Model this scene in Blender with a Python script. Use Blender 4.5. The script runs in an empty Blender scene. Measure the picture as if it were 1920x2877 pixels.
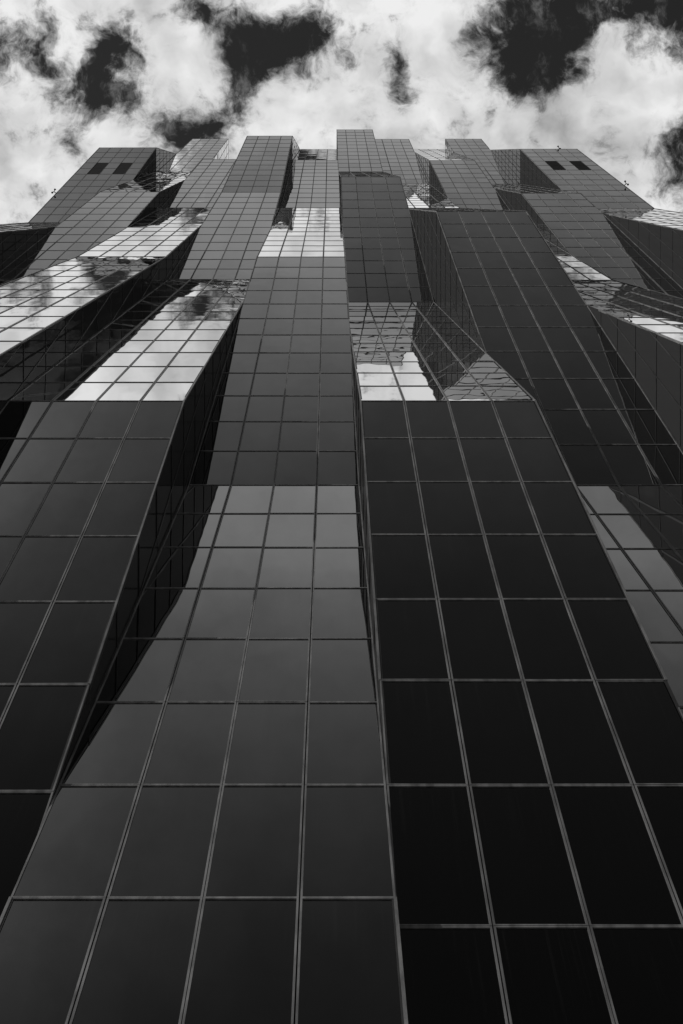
import bpy, math, random
from mathutils import Vector, Matrix
from mathutils.bvhtree import BVHTree
random.seed(11)
scn = bpy.context.scene
COL = scn.collection

# ------------------------------------------------------------------ camera
# A shift lens looking straight up the facade: storeys stay level, the verticals meet at the zenith.
W = 1.2            # facade module in metres
F = 4500.0         # focal length in photo pixels (photo is 1920 x 2877)
PX, PY = 929.0, -104.0    # zenith in photo pixels
cam_d = bpy.data.cameras.new("camera")
cam = bpy.data.objects.new("camera", cam_d)
COL.objects.link(cam)
cam.rotation_euler = (math.pi, 0, 0)
cam_d.sensor_fit = 'VERTICAL'
cam_d.sensor_height = 36.0
cam_d.lens = 36.0 * F / 2877.0
cam_d.shift_x = (960 - PX) / 2877.0
cam_d.shift_y = -(1438.5 - PY) / 2877.0
cam_d.clip_start = 0.1
cam_d.clip_end = 5000
scn.camera = cam

# ------------------------------------------------------------------ exposure
scn.view_settings.view_transform = 'Standard'
scn.view_settings.look = 'None'
scn.view_settings.gamma = 1.0
scn.view_settings.exposure = 0.0
scn.view_settings.use_curve_mapping = False

# ------------------------------------------------------------------ sun from the left, raking along the facade
SUN_EL, SUN_AZ = math.radians(36), math.radians(-118)     # azimuth from +Y towards +X
sd = bpy.data.lights.new("sun", 'SUN')
sd.energy = 3.0
sd.angle = math.radians(0.5)
sd.color = (1.0, 0.985, 0.97)
sun = bpy.data.objects.new("sun", sd)
COL.objects.link(sun)
sdir = Vector((math.sin(SUN_AZ) * math.cos(SUN_EL), math.cos(SUN_AZ) * math.cos(SUN_EL), math.sin(SUN_EL)))
sun.rotation_euler = sdir.to_track_quat('Z', 'Y').to_euler()

# ------------------------------------------------------------------ sky: Nishita seen in black and white, with a cloud deck
world = bpy.data.worlds.new("World")
scn.world = world
world.use_nodes = True
nt = world.node_tree
nt.nodes.clear()

class G:
    def __init__(s, nt): s.nt = nt
    def new(s, t, **kw):
        n = s.nt.nodes.new(t)
        for k, v in kw.items(): setattr(n, k, v)
        return n
    def put(s, sock, v):
        if isinstance(v, (int, float)): sock.default_value = v
        elif isinstance(v, tuple): sock.default_value = v
        else: s.nt.links.new(v, sock)
    def m(s, op, a, b=0.0, c=0.0, clamp=False):
        n = s.new('ShaderNodeMath', operation=op, use_clamp=clamp)
        s.put(n.inputs[0], a); s.put(n.inputs[1], b); s.put(n.inputs[2], c)
        return n.outputs[0]
    def vm(s, op, a, b=(0, 0, 0)):
        n = s.new('ShaderNodeVectorMath', operation=op)
        s.put(n.inputs[0], a); s.put(n.inputs[1], b)
        return n.outputs[0]
    def scale(s, a, f):
        n = s.new('ShaderNodeVectorMath', operation='SCALE')
        s.put(n.inputs[0], a); s.put(n.inputs['Scale'], f)
        return n.outputs[0]
    def noise(s, vec, scale, detail=8, rough=0.55, dist=0.0, lac=2.0, color=False):
        n = s.new('ShaderNodeTexNoise')
        n.noise_dimensions = '3D'
        s.put(n.inputs['Vector'], vec)
        n.inputs['Scale'].default_value = scale
        n.inputs['Detail'].default_value = detail
        n.inputs['Roughness'].default_value = rough
        n.inputs['Lacunarity'].default_value = lac
        n.inputs['Distortion'].default_value = dist
        return n.outputs['Color'] if color else n.outputs['Fac']
    def ramp(s, v, a, b, lo=0.0, hi=1.0):
        n = s.new('ShaderNodeMapRange', interpolation_type='SMOOTHSTEP')
        s.put(n.inputs['Value'], v)
        s.put(n.inputs['From Min'], a); s.put(n.inputs['From Max'], b)
        s.put(n.inputs['To Min'], lo); s.put(n.inputs['To Max'], hi)
        return n.outputs['Result']
    def mix(s, f, a, b):
        n = s.new('ShaderNodeMix', data_type='FLOAT')
        s.put(n.inputs[0], f); s.put(n.inputs[2], a); s.put(n.inputs[3], b)
        return n.outputs[0]

g = G(nt)
tc = g.new('ShaderNodeTexCoord')
sky = g.new('ShaderNodeTexSky', sky_type='NISHITA')
sky.sun_disc = False
sky.sun_elevation = SUN_EL
sky.sun_rotation = SUN_AZ
sky.altitude = 100
sky.air_density = 1.0
sky.dust_density = 0.15
sky.ozone_density = 1.5
sep = g.new('ShaderNodeSeparateColor')
nt.links.new(sky.outputs[0], sep.inputs[0])
# black-and-white film behind a red filter
grey = g.m('ADD', g.m('MULTIPLY', sep.outputs[0], 0.85), g.m('MULTIPLY', sep.outputs[1], 0.12))
SKY_GAIN = 0.29
clear = g.m('MULTIPLY', grey, SKY_GAIN)

dsep = g.new('ShaderNodeSeparateXYZ')
nt.links.new(tc.outputs['Generated'], dsep.inputs[0])
dz = g.m('MAXIMUM', dsep.outputs[2], 0.06)
px = g.m('DIVIDE', dsep.outputs[0], dz)
py = g.m('DIVIDE', dsep.outputs[1], dz)
P = g.new('ShaderNodeCombineXYZ')
g.put(P.inputs[0], px); g.put(P.inputs[1], py)
P = P.outputs[0]
# cloud-deck coordinates: one unit is about 12.5 degrees of sky, warped so edges curl
K = F / 1000.0
S = g.scale(P, K)
wn = g.noise(S, 3.2, 4, 0.55, color=True)
warp = g.scale(g.vm('SUBTRACT', wn, (0.5, 0.5, 0.5)), 0.17)
wn2 = g.noise(S, 14.0, 3, 0.55, color=True)
warp2 = g.scale(g.vm('SUBTRACT', wn2, (0.5, 0.5, 0.5)), 0.03)
Q = g.vm('ADD', g.vm('ADD', S, warp), warp2)
qs = g.new('ShaderNodeSeparateXYZ')
nt.links.new(Q, qs.inputs[0])

def blob(x, y, rx, ry, amp, rot=0.0):
    """a bank (amp > 0) or a clearing (amp < 0) in the cloud deck"""
    cx, cy = (x - PX) / 1000.0, (y - PY) / 1000.0
    dx = g.m('SUBTRACT', qs.outputs[0], cx)
    dy = g.m('SUBTRACT', qs.outputs[1], cy)
    c, s_ = math.cos(math.radians(rot)), math.sin(math.radians(rot))
    u = g.m('ADD', g.m('MULTIPLY', dx, c * 1000 / rx), g.m('MULTIPLY', dy, s_ * 1000 / rx))
    v = g.m('ADD', g.m('MULTIPLY', dx, -s_ * 1000 / ry), g.m('MULTIPLY', dy, c * 1000 / ry))
    r2 = g.m('ADD', g.m('MULTIPLY', u, u), g.m('MULTIPLY', v, v))
    return g.m('MULTIPLY', g.m('POWER', 2.718, g.m('MULTIPLY', r2, -1.0)), amp)

BLOBS = [
    # clearings
    (300, 110, 95, 85, -1.0, 0), (290, 240, 90, 95, -1.7, 0), (430, 15, 130, 40, -0.4, 0), (610, 70, 70, 75, -0.7, 0), (695, 190, 65, 140, -1.5, 15),
    (830, 120, 160, 75, -1.7, 0), (1130, 230, 42, 100, -1.4, -8), (1490, 110, 150, 160, -1.8, 0), (1420, 210, 60, 60, -0.5, 0),
    (1660, 30, 110, 100, -1.3, 0), (1860, 20, 130, 90, -1.5, 0), (1905, 420, 65, 110, -1.1, 0), (520, 345, 90, 60, -1.4, 0),
    (225, 390, 34, 44, -1.0, 0), (115, 540, 30, 44, -0.95, 0), (1362, 320, 22, 44, -0.9, 0), (30, 150, 90, 70, -0.9, 0), (130, 150, 70, 70, -0.7, 0),
    # banks
    (480, -150, 420, 125, 0.8, 0), (930, -160, 200, 130, 0.8, 0), (170, -90, 300, 110, 0.85, 0), (1450, -130, 300, 90, 0.6, 0),
    (510, 220, 130, 130, 0.5, 0), (1120, 90, 200, 130, 0.6, 0), (930, 290, 190, 110, 0.55, 0), (90, 420, 220, 200, 0.5, 0),
    (1790, 240, 110, 120, 0.5, 0), (1500, 370, 300, 100, 0.55, 0), (200, 110, 50, 70, 0.5, 0), (1290, 280, 110, 150, 0.4, 0),
    (1690, 160, 40, 80, 0.45, 0),
]
cov = 0.34
for b in BLOBS:
    cov = g.m('ADD', cov, blob(*b))
# the deck thins out and breaks up away from the tower
vthin = g.m('SUBTRACT', py, g.m('MULTIPLY', g.m('MINIMUM', px, 0.0), 0.28))
thin = g.ramp(vthin, -0.085, 0.012, -2.6, 0.22)
cov = g.m('ADD', cov, thin)
n1 = g.noise(Q, 7.0, 15, 0.66)
n2 = g.noise(g.vm('ADD', Q, (3.1, 1.7, 0.4)), 2.4, 6, 0.55)
dens = g.m('ADD', cov, g.m('ADD', g.m('MULTIPLY', g.m('SUBTRACT', n1, 0.5), 4.6), g.m('MULTIPLY', g.m('SUBTRACT', n2, 0.5), 0.9)))
n3 = g.noise(g.vm('ADD', Q, (1.3, 7.7, 0.0)), 11.0, 9, 0.6)
n3 = g.m('SUBTRACT', 0.16, g.m('ABSOLUTE', g.m('SUBTRACT', n3, 0.5)))
dens = g.m('ADD', dens, g.m('MULTIPLY', n3, 2.2))
n4 = g.noise(g.vm('ADD', Q, (6.2, 2.9, 0.0)), 4.5, 7, 0.55)
dens = g.m('ADD', dens, g.m('MULTIPLY', g.m('SUBTRACT', n4, 0.47), g.m('MULTIPLY', g.ramp(py, 0.05, 0.0, 0.0, 5.0), g.ramp(py, -0.16, -0.07))))
mask = g.m('POWER', g.ramp(dens, -0.42, 0.80), 1.15)
ws = g.noise(g.vm('MULTIPLY', Q, (9.0, 5.0, 1.0)), 1.0, 12, 0.68)
mask = g.m('MAXIMUM', mask, g.m('MULTIPLY', g.ramp(ws, 0.52, 0.74), g.m('MULTIPLY', g.ramp(dens, -1.9, -0.5, 0.06, 0.34), g.ramp(py, -0.10, -0.02))))
# billow shading: lit tops against greyer bellies
def relief(p):
    return g.noise(g.vm('ADD', p, (0.7, 5.3, 0.0)), 3.4, 5, 0.5)
t0 = relief(Q)
t1 = relief(g.vm('ADD', Q, (-0.035, 0.045, 0.0)))
t2 = g.noise(g.vm('ADD', Q, (4.1, 0.3, 0.0)), 1.6, 5, 0.5)
lit = g.m('ADD', g.m('MULTIPLY', g.m('SUBTRACT', t0, t1), 1.3), g.m('MULTIPLY', g.m('SUBTRACT', t2, 0.5), 1.1))
bright = g.m('MINIMUM', g.m('MAXIMUM', g.m('ADD', lit, 0.78), 0.40), 0.95)
body = g.ramp(dens, 0.1, 1.2, 0.70, 1.0)
cloud = g.m('MULTIPLY', bright, body)
over = g.ramp(py, 0.02, -0.03, 0.90, 1.2)          # unseen cloud overhead brightened to light up the reflections in the slopes
cloud = g.m('MULTIPLY', cloud, over)
# thin high haze behind the camera, fading with distance from the zenith, thicker to the left
ap = g.m('ABSOLUTE', py)
h1 = g.m('MINIMUM', g.m('MULTIPLY', g.m('POWER', 2.718, g.m('MULTIPLY', ap, -8.8)), 0.72), 0.26)
bx_ = g.m('DIVIDE', g.m('ADD', px, 0.31), 0.14)
by_ = g.m('DIVIDE', g.m('ADD', py, 0.30), 0.12)
h2 = g.m('MULTIPLY', g.m('POWER', 2.718, g.m('MULTIPLY', g.m('ADD', g.m('MULTIPLY', bx_, bx_), g.m('MULTIPLY', by_, by_)), -1.0)), 0.32)
wisp = g.ramp(g.noise(g.vm('ADD', S, (9.0, 2.0, 0.0)), 1.6, 8, 0.6), 0.25, 0.75, 0.7, 1.3)
hz = g.m('MULTIPLY', g.m('MULTIPLY', g.m('ADD', h1, h2), wisp), g.ramp(py, 0.02, -0.07, 0.0, 1.0))
STR = 0.1
total = g.m('ADD', g.m('MULTIPLY', clear, STR), hz)
total = g.mix(mask, total, cloud)
# towards the horizon the deck merges into a pale veil
total = g.mix(g.ramp(dsep.outputs[2], 0.42, 0.10), total, 0.42)
# below the horizon there is only ground
total = g.m('MULTIPLY', total, g.ramp(dsep.outputs[2], -0.03, 0.03, 0.12, 1.0))
comb = g.new('ShaderNodeCombineColor')
for i in range(3): g.put(comb.inputs[i], g.m('DIVIDE', total, STR))
bg = g.new('ShaderNodeBackground')
bg.inputs['Strength'].default_value = STR
nt.links.new(comb.outputs[0], bg.inputs[0])
wo = g.new('ShaderNodeOutputWorld')
nt.links.new(bg.outputs[0], wo.inputs[0])
world.cycles.sampling_method = 'MANUAL'
world.cycles.sample_map_resolution = 1024

# ------------------------------------------------------------------ materials
def mat(name):
    m = bpy.data.materials.new(name)
    m.use_nodes = True
    m.node_tree.nodes.clear()
    return m, G(m.node_tree)

def principled(gm, **kw):
    b = gm.new('ShaderNodeBsdfPrincipled')
    for k, v in kw.items(): gm.put(b.inputs[k], v)
    o = gm.new('ShaderNodeOutputMaterial')
    gm.nt.links.new(b.outputs[0], o.inputs[0])
    return b

def grey_color(gm, v):
    c = gm.new('ShaderNodeCombineColor')
    for i in range(3): gm.put(c.inputs[i], v)
    return c.outputs[0]

# tinted float glass: pillowed panes, rain streaks
M_GLASS, gm = mat("tinted_glass")
geo = gm.new('ShaderNodeNewGeometry')
oi = gm.new('ShaderNodeObjectInfo')
rnd = gm.m('FRACT', gm.m('ADD', geo.outputs['Random Per Island'], gm.m('MULTIPLY', oi.outputs['Random'], 7.31)))
uv = gm.new('ShaderNodeUVMap', uv_map='UVMap')
us = gm.new('ShaderNodeSeparateXYZ')
gm.nt.links.new(uv.outputs[0], us.inputs[0])
uu = gm.m('SUBTRACT', us.outputs[0], 0.5)
vv = gm.m('SUBTRACT', us.outputs[1], 0.5)
pil = gm.m('ADD', gm.m('POWER', gm.m('ABSOLUTE', uu), 2.4), gm.m('POWER', gm.m('ABSOLUTE', vv), 2.4))
amp = gm.m('MULTIPLY', gm.m('SUBTRACT', rnd, 0.35), 0.007)
off = gm.new('ShaderNodeCombineXYZ')
gm.put(off.inputs[0], us.outputs[0]); gm.put(off.inputs[1], us.outputs[1]); gm.put(off.inputs[2], gm.m('MULTIPLY', rnd, 97.0))
wav = gm.noise(off.outputs[0], 1.7, 1, 0.4)
hgt = gm.m('ADD', gm.m('MULTIPLY', pil, amp), gm.m('MULTIPLY', wav, 0.0030))
bmp = gm.new('ShaderNodeBump')
bmp.inputs['Strength'].default_value = 1.0
bmp.inputs['Distance'].default_value = 1.0
gm.put(bmp.inputs['Height'], hgt)
st = gm.new('ShaderNodeCombineXYZ')
gm.put(st.inputs[0], gm.m('MULTIPLY', us.outputs[0], 26.0)); gm.put(st.inputs[1], gm.m('MULTIPLY', us.outputs[1], 0.9)); gm.put(st.inputs[2], gm.m('MULTIPLY', rnd, 41.0))
streak = gm.ramp(gm.noise(st.outputs[0], 1.0, 4, 0.6), 0.52, 0.82)
streak = gm.m('MULTIPLY', streak, gm.m('POWER', us.outputs[1], 2.0))
dirt = gm.m('MULTIPLY', streak, 0.006)
dirt = gm.m('ADD', dirt, gm.m('MULTIPLY', gm.m('FRACT', gm.m('MULTIPLY', rnd, 13.7)), 0.0008))
pb = principled(gm, Roughness=0.0, IOR=1.33)
pb.inputs['Coat Weight'].default_value = 1.0
pb.inputs['Coat Roughness'].default_value = 0.0
pb.inputs['Coat IOR'].default_value = 1.33
gm.nt.links.new(grey_color(gm, dirt), pb.inputs['Base Color'])
gm.nt.links.new(bmp.outputs[0], pb.inputs['Normal'])
gm.nt.links.new(bmp.outputs[0], pb.inputs['Coat Normal'])
# return-wall copy of the glass: dimmer reflection painted into the mix, plus dirt film
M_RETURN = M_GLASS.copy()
M_RETURN.name = "dimmed_return_glass"
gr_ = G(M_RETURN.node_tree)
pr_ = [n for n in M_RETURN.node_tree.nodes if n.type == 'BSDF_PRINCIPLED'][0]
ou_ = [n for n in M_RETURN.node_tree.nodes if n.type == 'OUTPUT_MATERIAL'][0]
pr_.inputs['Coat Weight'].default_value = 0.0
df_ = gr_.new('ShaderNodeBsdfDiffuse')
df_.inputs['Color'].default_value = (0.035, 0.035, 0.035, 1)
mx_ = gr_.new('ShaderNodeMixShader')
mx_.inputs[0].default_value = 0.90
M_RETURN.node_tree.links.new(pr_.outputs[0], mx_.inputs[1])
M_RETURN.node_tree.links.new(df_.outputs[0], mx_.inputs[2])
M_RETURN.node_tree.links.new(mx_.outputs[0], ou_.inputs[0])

M_FRAME, gm = mat("anodised_aluminium")
tcf = gm.new('ShaderNodeTexCoord')
gp = gm.new('ShaderNodeNewGeometry')
sc = gm.vm('MULTIPLY', gp.outputs['Position'], (6.0, 6.0, 0.9))
fn = gm.noise(sc, 1.0, 5, 0.6)
pb = principled(gm, Metallic=0.35, IOR=1.45)
gm.nt.links.new(grey_color(gm, gm.ramp(fn, 0.3, 0.7, 0.10, 0.22)), pb.inputs['Base Color'])
gm.put(pb.inputs['Roughness'], gm.ramp(fn, 0.3, 0.7, 0.38, 0.5))

M_FRAME_DARK = M_FRAME.copy()  # same frames, darkened in colour so sunlit return walls stay dim
M_FRAME_DARK.name = "dimmed_return_frames"
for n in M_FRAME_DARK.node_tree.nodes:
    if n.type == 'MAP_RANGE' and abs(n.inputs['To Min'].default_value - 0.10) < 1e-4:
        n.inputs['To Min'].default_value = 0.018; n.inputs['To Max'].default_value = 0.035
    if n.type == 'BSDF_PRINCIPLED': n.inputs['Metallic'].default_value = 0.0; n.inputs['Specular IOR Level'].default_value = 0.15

M_CORE, gm = mat("black_backing")
gp = gm.new('ShaderNodeNewGeometry')
fn = gm.noise(gp.outputs['Position'], 0.7, 4, 0.6)
pb = principled(gm, Roughness=0.9)
pb.inputs['Specular IOR Level'].default_value = 0.1
gm.nt.links.new(grey_color(gm, gm.ramp(fn, 0.3, 0.7, 0.006, 0.012)), pb.inputs['Base Color'])

M_LOUVRE, gm = mat("black_louvre_metal")
gp = gm.new('ShaderNodeNewGeometry')
fn = gm.noise(gp.outputs['Position'], 3.0, 4, 0.6)
pb = principled(gm, Roughness=0.6)
pb.inputs['Specular IOR Level'].default_value = 0.2
gm.nt.links.new(grey_color(gm, gm.ramp(fn, 0.3, 0.7, 0.008, 0.016)), pb.inputs['Base Color'])

M_LAMP, gm = mat("black_painted_metal")
gp = gm.new('ShaderNodeNewGeometry')
fn = gm.noise(gp.outputs['Position'], 9.0, 4, 0.6)
pb = principled(gm, Roughness=0.45)
gm.nt.links.new(grey_color(gm, gm.ramp(fn, 0.3, 0.7, 0.010, 0.022)), pb.inputs['Base Color'])

M_PAVE, gm = mat("granite_paving")
gp = gm.new('ShaderNodeNewGeometry')
br = gm.new('ShaderNodeTexBrick')
gm.nt.links.new(gp.outputs['Position'], br.inputs['Vector'])
br.inputs['Scale'].default_value = 1.0
br.inputs['Color1'].default_value = (0.22, 0.22, 0.22, 1)
br.inputs['Color2'].default_value = (0.28, 0.28, 0.28, 1)
br.inputs['Mortar'].default_value = (0.10, 0.10, 0.10, 1)
br.inputs['Mortar Size'].default_value = 0.012
br.inputs['Brick Width'].default_value = 1.2
br.inputs['Row Height'].default_value = 0.6
pb = principled(gm, Roughness=0.75)
gm.nt.links.new(br.outputs[0], pb.inputs['Base Color'])

# ------------------------------------------------------------------ facade: ten bays, each a folded profile through five tiers
GROUND_Z = -1.65
# per bay: first lattice column, number of columns, levels from top (5) to 1 as photo (row y, module width in px), base kind
A0 = -0.32            # X of the column line next to the camera, in modules
BAYS = [
    (-20, 5, [(445.6, 25.4), (414.4, 31.95), (625.0, 41.8), (654.0, 62.5), (1382, 122.5)], 0.0),
    (-15, 4, [(389.6, 25.3), (481.0, 31.65), (538.8, 42.4), (784.0, 62.3), (1125, 122.5)], 0.0),
    (-11, 4, [(452.0, 25.4), (447.0, 31.75), (583.2, 42.1), (720.2, 62.9), (1001, 127.7)], 0.0),
    (-7, 4, [(422.0, 25.35), (381.5, 32.0), (539.7, 41.9), (784.2, 62.2), (1125.3, 123.6)], 0.0),
    (-3, 4, [(418.9, 25.4), (448.9, 31.5), (583.5, 42.3), (721.0, 62.4), (1361.7, 120.4)], 0.357),
    (1, 4, [(363.8, 25.25), (482.0, 31.6), (496.4, 41.97), (848.0, 62.2), (1125.5, 123.3)], 0.0),
    (5, 4, [(390.6, 25.37), (515.5, 31.85), (584.0, 42.0), (593.0, 63.4), (1362.0, 121.0)], 0.349),
    (9, 4, [(418.9, 25.5), (449.9, 31.95), (628.8, 42.0), (786.0, 62.6), (992.0, 122.0)], 0.0),
    (13, 4, [(390.1, 25.4), (516.9, 31.75), (542.5, 42.2), (853.0, 62.1), (1125, 122.5)], 0.0),
    (17, 5, [(421.4, 25.4), (418.3, 31.95), (585.5, 42.0), (656.0, 62.2), (1375, 122.5)], 0.0),
]
ROWS = 12
BASE_ROWS = 13
DBACK = 42.0
class Bay: pass
bays = []
for c0, nc, lv, lean in BAYS:
    b = Bay()
    b.x0 = A0 + c0; b.nc = nc; b.x1 = b.x0 + nc
    pts = []
    y1, w1 = lv[4]
    step = 0.00066 if lean else (0.000632 if w1 == 123.3 else 0.000636)
    d1 = (y1 - PY) / w1
    pts.append((d1 - lean * BASE_ROWS, F * (1.0 / w1 - step * BASE_ROWS)))
    for y, w in reversed(lv):
        pts.append(((y - PY) / w, F / w))
    b.pts = [(d * W, z * W) for d, z in pts]           # metres, bottom to top
    b.rows = [BASE_ROWS] + [ROWS] * 4
    bays.append(b)

def depth_at(b, z):
    p = b.pts
    if z > p[-1][1] + 1e-6: return DBACK * W
    if z <= p[0][1]: return p[0][0]
    for (d0, z0), (d1, z1) in zip(p, p[1:]):
        if z <= z1: return d0 + (d1 - d0) * (z - z0) / (z1 - z0)
    return p[-1][0]

GAP_A, GAP_B, FW = 0.015 * W, 0.008 * W, 0.023 * W
REB, DEEP = 0.016, 0.06

def inset(poly, t):
    n = len(poly); out = []
    for i in range(n):
        p0, p1, p2 = Vector(poly[i - 1]), Vector(poly[i]), Vector(poly[(i + 1) % n])
        e1 = (p1 - p0).normalized(); e2 = (p2 - p1).normalized()
        n1 = Vector((-e1.y, e1.x)); n2 = Vector((-e2.y, e2.x))
        den = 1 + n1.dot(n2)
        if den < 0.03: return None
        out.append(tuple(p1 + (n1 + n2) * (t / den)))
    for i in range(n):
        a = Vector(poly[(i + 1) % n]) - Vector(poly[i]); c = Vector(out[(i + 1) % n]) - Vector(out[i])
        if a.dot(c) <= 1e-5: return None
    return out

def area2(poly):
    return 0.5 * sum(poly[i - 1][0] * poly[i][1] - poly[i][0] * poly[i - 1][1] for i in range(len(poly)))

class Panel: pass
panels = []
def add_panel(poly, M, key, louvre=False):
    """poly: counter-clockwise outer outline in the local plane, M: local -> world, +Z outwards"""
    p = Panel(); p.poly = poly; p.M = M; p.key = key; p.louvre = louvre; p.clear = key is not None
    panels.append(p)

VENTS = {(0, 4): (1, 3), (9, 4): (1, 3)}     # (bay, tier): columns; rows 3 and 4 from the top
for bi, b in enumerate(bays):
    b.row_z = []
    for ti in range(5):
        (d0, z0), (d1, z1) = b.pts[ti], b.pts[ti + 1]
        n = b.rows[ti]
        t = Vector((0, d1 - d0, z1 - z0)); L = t.length / n; t.normalize()
        nn = Vector((0, -t.z, t.y))
        for r in range(n):
            f0, f1 = r / n, (r + 1) / n
            b.row_z.append((d0 + (d1 - d0) * f0, z0 + (z1 - z0) * f0, d0 + (d1 - d0) * f1, z0 + (z1 - z0) * f1))
            cy = d0 + (d1 - d0) * (f0 + f1) / 2; cz = z0 + (z1 - z0) * (f0 + f1) / 2
            for c in range(b.nc):
                even = (c % 2 == 0)
                gl, gr = (GAP_B, GAP_A) if even else (GAP_A, GAP_B)
                if ti >= 2: gl *= 1.5; gr *= 1.5     # wider open joints on the upper tiers
                if c == 0: gl = GAP_B
                if c == b.nc - 1: gr = GAP_B
                wloc = W - gl / 2 - gr / 2
                cx = (b.x0 + c + 0.5) * W + (gl - gr) / 4
                hx, hy = wloc / 2, L / 2 - GAP_B / 2
                lou = ti == 3 and bi in (0, 9) and c in (1, 3) and r in (n - 4, n - 5)
                R = Matrix(((1, 0, 0), t, nn)).transposed().to_4x4()
                jit = Matrix.Rotation(random.gauss(0, 0.0014), 4, 'X') @ Matrix.Rotation(random.gauss(0, 0.0014), 4, 'Y')
                M = Matrix.Translation((cx, cy, cz)) @ R @ jit
                add_panel([(-hx, -hy), (hx, -hy), (hx, hy), (-hx, hy)], M, (bi, ti, round(wloc, 5)), lou)

def clip(poly, c, sign):
    out = []
    for i in range(len(poly)):
        a, b_ = poly[i - 1], poly[i]
        fa, fb = sign * (a[0] - c), sign * (b_[0] - c)
        if (fa >= 0) != (fb >= 0):
            k = fa / (fa - fb); out.append((a[0] + (b_[0] - a[0]) * k, a[1] + (b_[1] - a[1]) * k))
        if fb >= 0: out.append(b_)
    return out

for bi, b in enumerate(bays):
    for side in (-1, 1):
        nbi = bi + side
        nb = bays[nbi] if 0 <= nbi < len(bays) else None
        X = (b.x0 if side < 0 else b.x1) * W
        for (f0, z0, f1, z1) in b.row_z:
            lim = f0 + 9 * W
            n0 = depth_at(nb, z0 + 1e-4) if nb else lim
            n1 = depth_at(nb, z1 - 1e-4) if nb else lim
            n0, n1 = min(n0, f0 + 9 * W), min(n1, f1 + 9 * W)
            if n0 <= f0 + 0.02 and n1 <= f1 + 0.02: continue
            q = [(f0, z0), (max(n0, f0), z0), (max(n1, f1), z1), (f1, z1)]
            j0 = math.floor(min(f0, f1) / W - 0.03) ; j1 = math.ceil(max(n0, n1, f0, f1) / W)
            for j in range(j0, j1 + 1):
                pl = clip(clip(q, (j + 0.03) * W, 1), (j + 1.03) * W, -1)
                cl = []
                for p in pl:
                    if not cl or (abs(p[0] - cl[-1][0]) + abs(p[1] - cl[-1][1])) > 0.012: cl.append(p)
                if len(cl) > 1 and abs(cl[0][0] - cl[-1][0]) + abs(cl[0][1] - cl[-1][1]) <= 0.012: cl.pop()
                if len(cl) < 3 or abs(area2(cl)) < 0.004: continue
                # local plane: x along +-Y, y up
                if side > 0:      # outward +X : x=+Y, y=+Z
                    loc = cl; R = Matrix(((0, 1, 0), (0, 0, 1), (1, 0, 0))).transposed()
                else:             # outward -X : x=-Y, y=+Z
                    loc = [(-p[0], p[1]) for p in cl]; R = Matrix(((0, -1, 0), (0, 0, 1), (-1, 0, 0))).transposed()
                if area2(loc) < 0: loc = loc[::-1]
                cx = sum(p[0] for p in loc) / len(loc); cy = sum(p[1] for p in loc) / len(loc)
                loc = [(p[0] - cx, p[1] - cy) for p in loc]
                o = inset(loc, 0.0022 * W)
                if o is None: o = loc
                jit = Matrix.Rotation(random.gauss(0, 0.0014), 4, 'X') @ Matrix.Rotation(random.gauss(0, 0.0014), 4, 'Y')
                M = Matrix.Translation(Vector((X, 0, 0)) + R @ Vector((cx, cy, 0))) @ R.to_4x4() @ jit
                add_panel(o, M, None)
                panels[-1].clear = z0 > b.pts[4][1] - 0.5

def panel_geo(poly):
    """frame ring and recessed pane -> (verts, frame faces, pane verts)"""
    inn = inset(poly, FW)
    n = len(poly)
    if inn is None: inn = inset(poly, FW * 0.3)
    if inn is None:          # sliver: bare glass
        x0 = min(p[0] for p in poly); x1 = max(p[0] for p in poly); y0 = min(p[1] for p in poly); y1 = max(p[1] for p in poly)
        return [], [], [(x, y, -0.004) for x, y in poly], [((x - x0) / (x1 - x0), (y - y0) / (y1 - y0)) for x, y in poly]
    V = [(x, y, 0.0) for x, y in poly] + [(x, y, 0.0) for x, y in inn] + [(x, y, -REB) for x, y in inn] + [(x, y, -DEEP) for x, y in poly]
    Fs = []
    for i in range(n):
        j = (i + 1) % n
        Fs.append((i, j, n + j, n + i))
        Fs.append((n + i, n + j, 2 * n + j, 2 * n + i))
        Fs.append((3 * n + i, 3 * n + j, j, i))
    PV = [(x, y, -REB) for x, y in inn]
    x0 = min(p[0] for p in poly); x1 = max(p[0] for p in poly); y0 = min(p[1] for p in poly); y1 = max(p[1] for p in poly)
    UV = [((x - x0) / (x1 - x0), (y - y0) / (y1 - y0)) for x, y in inn]
    return V, Fs, PV, UV

def make_mesh(name, verts, faces, mats, fmat=None, uvs=None):
    me = bpy.data.meshes.new(name)
    me.from_pydata(verts, [], faces)
    for m in mats: me.materials.append(m)
    if fmat: me.polygons.foreach_set('material_index', fmat)
    if uvs is not None:
        l = me.uv_layers.new(name='UVMap')
        l.data.foreach_set('uv', [c for u in uvs for c in u])
    me.update()
    return me

def link(name, data, parent=None):
    o = bpy.data.objects.new(name, data)
    COL.objects.link(o)
    if parent: o.parent = parent
    return o

tower = link("glass_tower", None)
tower.empty_display_size = 2
tower.location = (0, 12 * W, GROUND_Z)
tower['label'] = "tall dark mirrored glass skyscraper of stepped and sloping shafts seen from its foot"
tower['category'] = "skyscraper"
TI = tower.matrix_basis.inverted()

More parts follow.
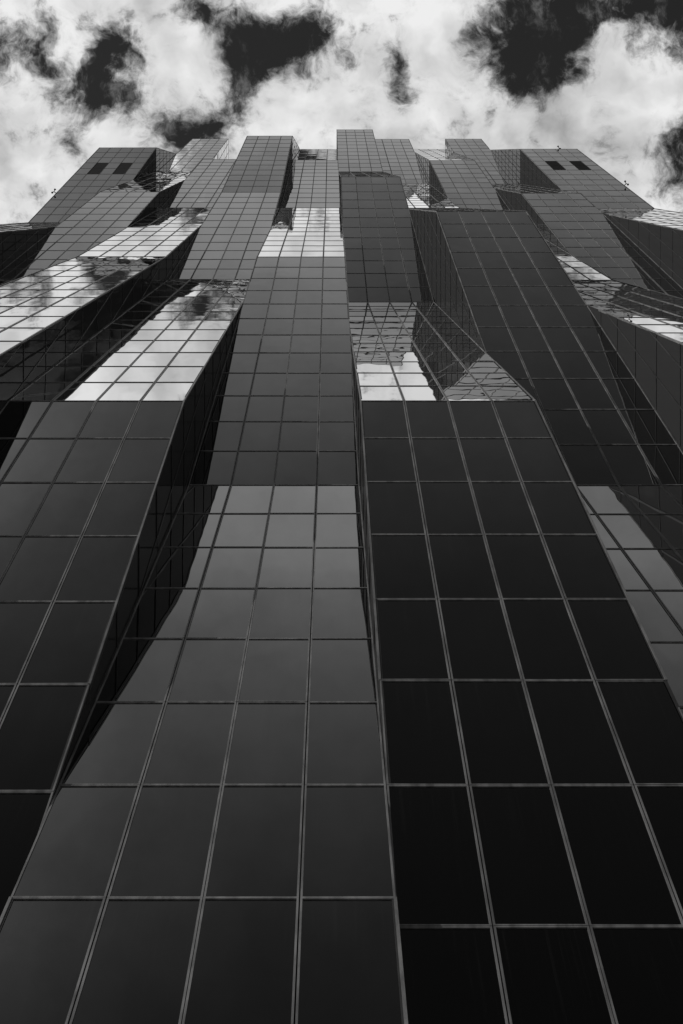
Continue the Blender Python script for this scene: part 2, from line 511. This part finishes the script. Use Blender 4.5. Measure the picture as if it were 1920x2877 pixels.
# which panels show largest in the picture: project and test for occlusion
def project(v):
    return (PX + F * v.x / v.z, PY + F * v.y / v.z)
bv, bf = [], []
for p in panels:
    s0 = len(bv)
    p.w = [p.M @ Vector((x, y, 0)) for x, y in p.poly]
    bv += p.w; bf.append(tuple(range(s0, len(bv))))
tree = BVHTree.FromPolygons(bv, bf)
for i, p in enumerate(panels):
    p.score = 0.0
    c = sum(p.w, Vector()) / len(p.w)
    if min(v.z for v in p.w) < 1.0: continue
    nrm = p.M.to_3x3() @ Vector((0, 0, 1))
    if nrm.dot(-c) <= 0: continue
    pr = [project(v) for v in p.w]
    pr = [(min(max(x, 0), 1920), min(max(y, 0), 2877)) for x, y in pr]
    a = abs(area2(pr))
    if a < 5: continue
    hits = 0
    samples = [c] + [c.lerp(v, 0.8) for v in p.w]
    for s in samples:
        q = project(s)
        if not (0 <= q[0] <= 1920 and 0 <= q[1] <= 2877): continue
        h = tree.ray_cast(Vector((0, 0, 0)), s.normalized(), s.length + 1)
        if h[2] == i: hits += 1
    p.score = a * hits / len(samples)
order = sorted([p for p in panels if p.score > 0 and not p.louvre], key=lambda p: -p.score)
top = order[:300]
topset = set(map(id, top))
cache = {}
for p in top:
    key = p.key
    if key is None or key not in cache:
        gme = panel_geo(p.poly)
        if gme is None:
            topset.discard(id(p)); continue
        V, Fs, PV, UV = gme
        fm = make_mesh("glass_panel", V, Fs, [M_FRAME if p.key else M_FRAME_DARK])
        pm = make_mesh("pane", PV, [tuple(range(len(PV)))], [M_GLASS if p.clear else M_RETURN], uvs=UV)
        if key is not None: cache[key] = (fm, pm)
    else:
        fm, pm = cache[key]
    o = link("glass_panel", fm, tower)
    o.matrix_basis = TI @ p.M
    q = link("pane", pm, o)

V, Fc, FM, UVS = [], [], [], []
for p in panels:
    if id(p) in topset or p.louvre: continue
    gme = panel_geo(p.poly)
    if gme is None: continue
    v, fs, pv, uv = gme
    M = TI @ p.M
    s0 = len(V)
    V += [tuple(M @ Vector(x)) for x in v]
    for f_ in fs:
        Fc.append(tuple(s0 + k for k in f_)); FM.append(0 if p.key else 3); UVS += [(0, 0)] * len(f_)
    s0 = len(V)
    V += [tuple(M @ Vector(x)) for x in pv]
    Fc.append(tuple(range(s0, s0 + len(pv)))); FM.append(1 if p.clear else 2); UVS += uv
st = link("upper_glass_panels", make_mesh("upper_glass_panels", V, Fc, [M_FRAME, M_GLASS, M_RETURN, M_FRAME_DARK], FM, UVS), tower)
st['kind'] = 'stuff'

# louvred vents
for p in panels:
    if not p.louvre: continue
    hx, hy = p.poly[2]
    V, Fc = [], []
    def box(x0, x1, y0, y1, z0, z1, V=None, Fc=None, tilt=0.0):
        s = len(V)
        for (x, y, z) in ((x0, y0, z0), (x1, y0, z0), (x1, y1, z0 + tilt), (x0, y1, z0 + tilt), (x0, y0, z1), (x1, y0, z1), (x1, y1, z1 + tilt), (x0, y1, z1 + tilt)):
            V.append((x, y, z))
        for f_ in ((3, 2, 1, 0), (4, 5, 6, 7), (0, 1, 5, 4), (1, 2, 6, 5), (2, 3, 7, 6), (3, 0, 4, 7)): Fc.append(tuple(s + k for k in f_))
    fr = make_mesh("louvre", *panel_geo(p.poly)[:2], [M_LOUVRE])
    o = link("louvre", fr, tower); o.matrix_basis = TI @ p.M
    nsl = 14
    for k in range(nsl):
        y = -hy + FW + (2 * hy - 2 * FW) * (k + 0.15) / nsl
        box(-hx + FW + 0.002, hx - FW - 0.002, y, y + (2 * hy) / nsl * 0.75, -0.05, -0.044, V, Fc, 0.035)
    sl = link("slats", make_mesh("slats", V, Fc, [M_LOUVRE]), o)

# dark structure behind the glass, one per bay, with its roof
BACK = DBACK * W
for b in bays:
    x0, x1 = b.x0 * W + 0.075, b.x1 * W - 0.075
    prof = [(d + 0.075, z) for d, z in b.pts]
    prof[-1] = (prof[-1][0], prof[-1][1] - 0.05)
    prof.insert(0, (prof[0][0], GROUND_Z - 0.3))
    prof += [(BACK, prof[-1][1]), (BACK, GROUND_Z - 0.3)]
    n = len(prof)
    V = [tuple(TI @ Vector((x0, d, z))) for d, z in prof] + [tuple(TI @ Vector((x1, d, z))) for d, z in prof]
    Fc = [tuple(range(n))[::-1], tuple(range(n, 2 * n))]
    for i in range(n):
        j = (i + 1) % n
        Fc.append((i, j, n + j, n + i))
    link("shaft", make_mesh("shaft", V, Fc, [M_CORE]), tower)
    # coping along the roof edge
    d, z = b.pts[-1]
    V, Fc = [], []
    box(b.x0 * W + 0.01, b.x1 * W - 0.01, d + 0.03, d + 0.35, z + 0.006, z + 0.07, V, Fc)
    V = [tuple(TI @ Vector(v)) for v in V]
    link("coping", make_mesh("coping", V, Fc, [M_FRAME]), tower)

# folded metal trim along the exposed corners of each shaft, one length per unbroken corner
def trim(run, X, side):
    V, Fc = [], []
    xa, xb = (X - 0.030, X + 0.009) if side > 0 else (X - 0.009, X + 0.030)
    for d, z in run:
        for x, dd in ((xa, -0.009), (xb, -0.009), (xb, 0.030), (xa, 0.030)):
            V.append(tuple(TI @ Vector((x, d + dd, z))))
    for k in range(len(run) - 1):
        s0 = 4 * k
        for i in range(4):
            j = (i + 1) % 4
            Fc.append((s0 + i, s0 + j, s0 + 4 + j, s0 + 4 + i))
    Fc += [(3, 2, 1, 0), tuple(len(V) - 4 + i for i in range(4))]
    link("corner_trim", make_mesh("corner_trim", V, Fc, [M_FRAME]), tower)
for bi, b in enumerate(bays):
    for side in (-1, 1):
        nbi = bi + side
        nb = bays[nbi] if 0 <= nbi < len(bays) else None
        X = (b.x0 if side < 0 else b.x1) * W
        run = []
        for (f0, z0, f1, z1) in b.row_z:
            free = not nb or (depth_at(nb, z0 + 1e-4) > f0 + 0.1 and depth_at(nb, z1 - 1e-4) > f1 + 0.1)
            if free:
                if not run: run.append((f0, z0))
                run.append((f1, z1))
            elif run:
                trim(run, X, side); run = []
        if run: trim(run, X, side)

# ------------------------------------------------------------------ twin floodlights at the roof edges
def lathe(prof, seg=14):
    V, Fc = [], []
    for r, h in prof:
        for k in range(seg):
            a = 2 * math.pi * k / seg
            V.append((r * math.cos(a), r * math.sin(a), h))
    for i in range(len(prof) - 1):
        for k in range(seg):
            l = (k + 1) % seg
            Fc.append((i * seg + k, i * seg + l, (i + 1) * seg + l, (i + 1) * seg + k))
    Fc.append(tuple(range(seg))[::-1]); Fc.append(tuple(range((len(prof) - 1) * seg, len(prof) * seg)))
    return V, Fc
def tube(a, b_, r):
    a, b_ = Vector(a), Vector(b_)
    V, Fc = lathe([(r, 0), (r, (b_ - a).length)], 8)
    R = (b_ - a).to_track_quat('Z', 'Y').to_matrix()
    return [tuple(a + R @ Vector(v)) for v in V], Fc
def floodlight(base, hub, heads, label, wpx):
    t = link("floodlight", None); t.location = base
    t['label'] = label; t['category'] = "floodlight"; t['group'] = "black twin floodlights on the roof edges"
    hub = Vector(hub) - Vector(base)
    V, Fc = tube((0, 0, 0), hub, 0.035)
    link("post", make_mesh("post", V, Fc, [M_LAMP]), t)
    V, Fc = lathe([(0.01, -0.06), (0.05, -0.05), (0.05, 0.05), (0.01, 0.06)], 10)
    h = link("hub", make_mesh("hub", V, Fc, [M_LAMP]), t); h.location = hub
    for hd in heads:
        hd = Vector(hd) - Vector(base)
        dv = (hd - hub).normalized()
        V, Fc = tube(hub, hd - dv * 0.07, 0.016)
        link("arm", make_mesh("arm", V, Fc, [M_LAMP]), t)
        V, Fc = lathe([(0.012, -0.12), (0.035, -0.09), (0.085, -0.015), (0.098, 0.03), (0.088, 0.065), (0.05, 0.09), (0.01, 0.097)], 16)
        me = make_mesh("lamp_head", V, Fc, [M_LAMP])
        for pl in me.polygons: pl.use_smooth = True
        o = link("lamp_head", me, t)
        o.location = hd; o.rotation_euler = dv.to_track_quat('Z', 'Y').to_euler()
def unproj(x, y, z): return ((x - PX) / F * z, (y - PY) / F * z, z)
def edge_pt(b, X, y):
    """point of a bay's front edge (X in metres) whose photo row is y"""
    best = None
    zz = b.pts[2][1]
    while zz < b.pts[4][1] + 0.01:
        d = depth_at(b, zz); e = abs(PY + F * d / zz - y)
        if best is None or e < best[0]: best = (e, (X, d, zz))
        zz += 0.02
    return best[1]
bl, brt = bays[0], bays[-1]
e = edge_pt(bl, bl.x0 * W, 542.8); z = e[2]
ex, ey = project(Vector(e))
floodlight((e[0] + 0.0, e[1] - 0.005, z), unproj(ex - 5.4, ey - 4.4, z), [unproj(ex - 3.1, ey - 10.0, z), unproj(ex - 10.2, ey - 1.9, z)],
           "black twin floodlight on the sloping left edge of the leftmost shaft", 38)
e = edge_pt(brt, brt.x1 * W, 520.6); z = e[2]
ex, ey = project(Vector(e))
floodlight((e[0], e[1] - 0.005, z), unproj(ex + 4.7, ey - 4.9, z), [unproj(ex + 2.1, ey - 10.5, z), unproj(ex + 9.6, ey - 2.4, z)],
           "black twin floodlight on the sloping right edge of the rightmost shaft", 38)
d, z = brt.pts[4]
bx, by = 1571.0, 420.5
z2 = z + 0.35
yb = depth_at(brt, z2) 
floodlight((unproj(bx, by, z2)[0], yb + 0.02, z2), unproj(1571.2, 415.8, z2 + 0.1), [unproj(1568.6, 411.7, z2 + 0.15), unproj(1574.2, 417.6, z2 + 0.15)],
           "black twin floodlight on top of the rightmost shaft above the louvred vents", 32)

# ------------------------------------------------------------------ plaza
me = make_mesh("plaza", [(-3000, -3000, GROUND_Z), (3000, -3000, GROUND_Z), (3000, 3000, GROUND_Z), (-3000, 3000, GROUND_Z)], [(0, 1, 2, 3)], [M_PAVE])
o = link("plaza_ground", me); o['kind'] = 'structure'
print("panels", len(panels), "visible", len(order))
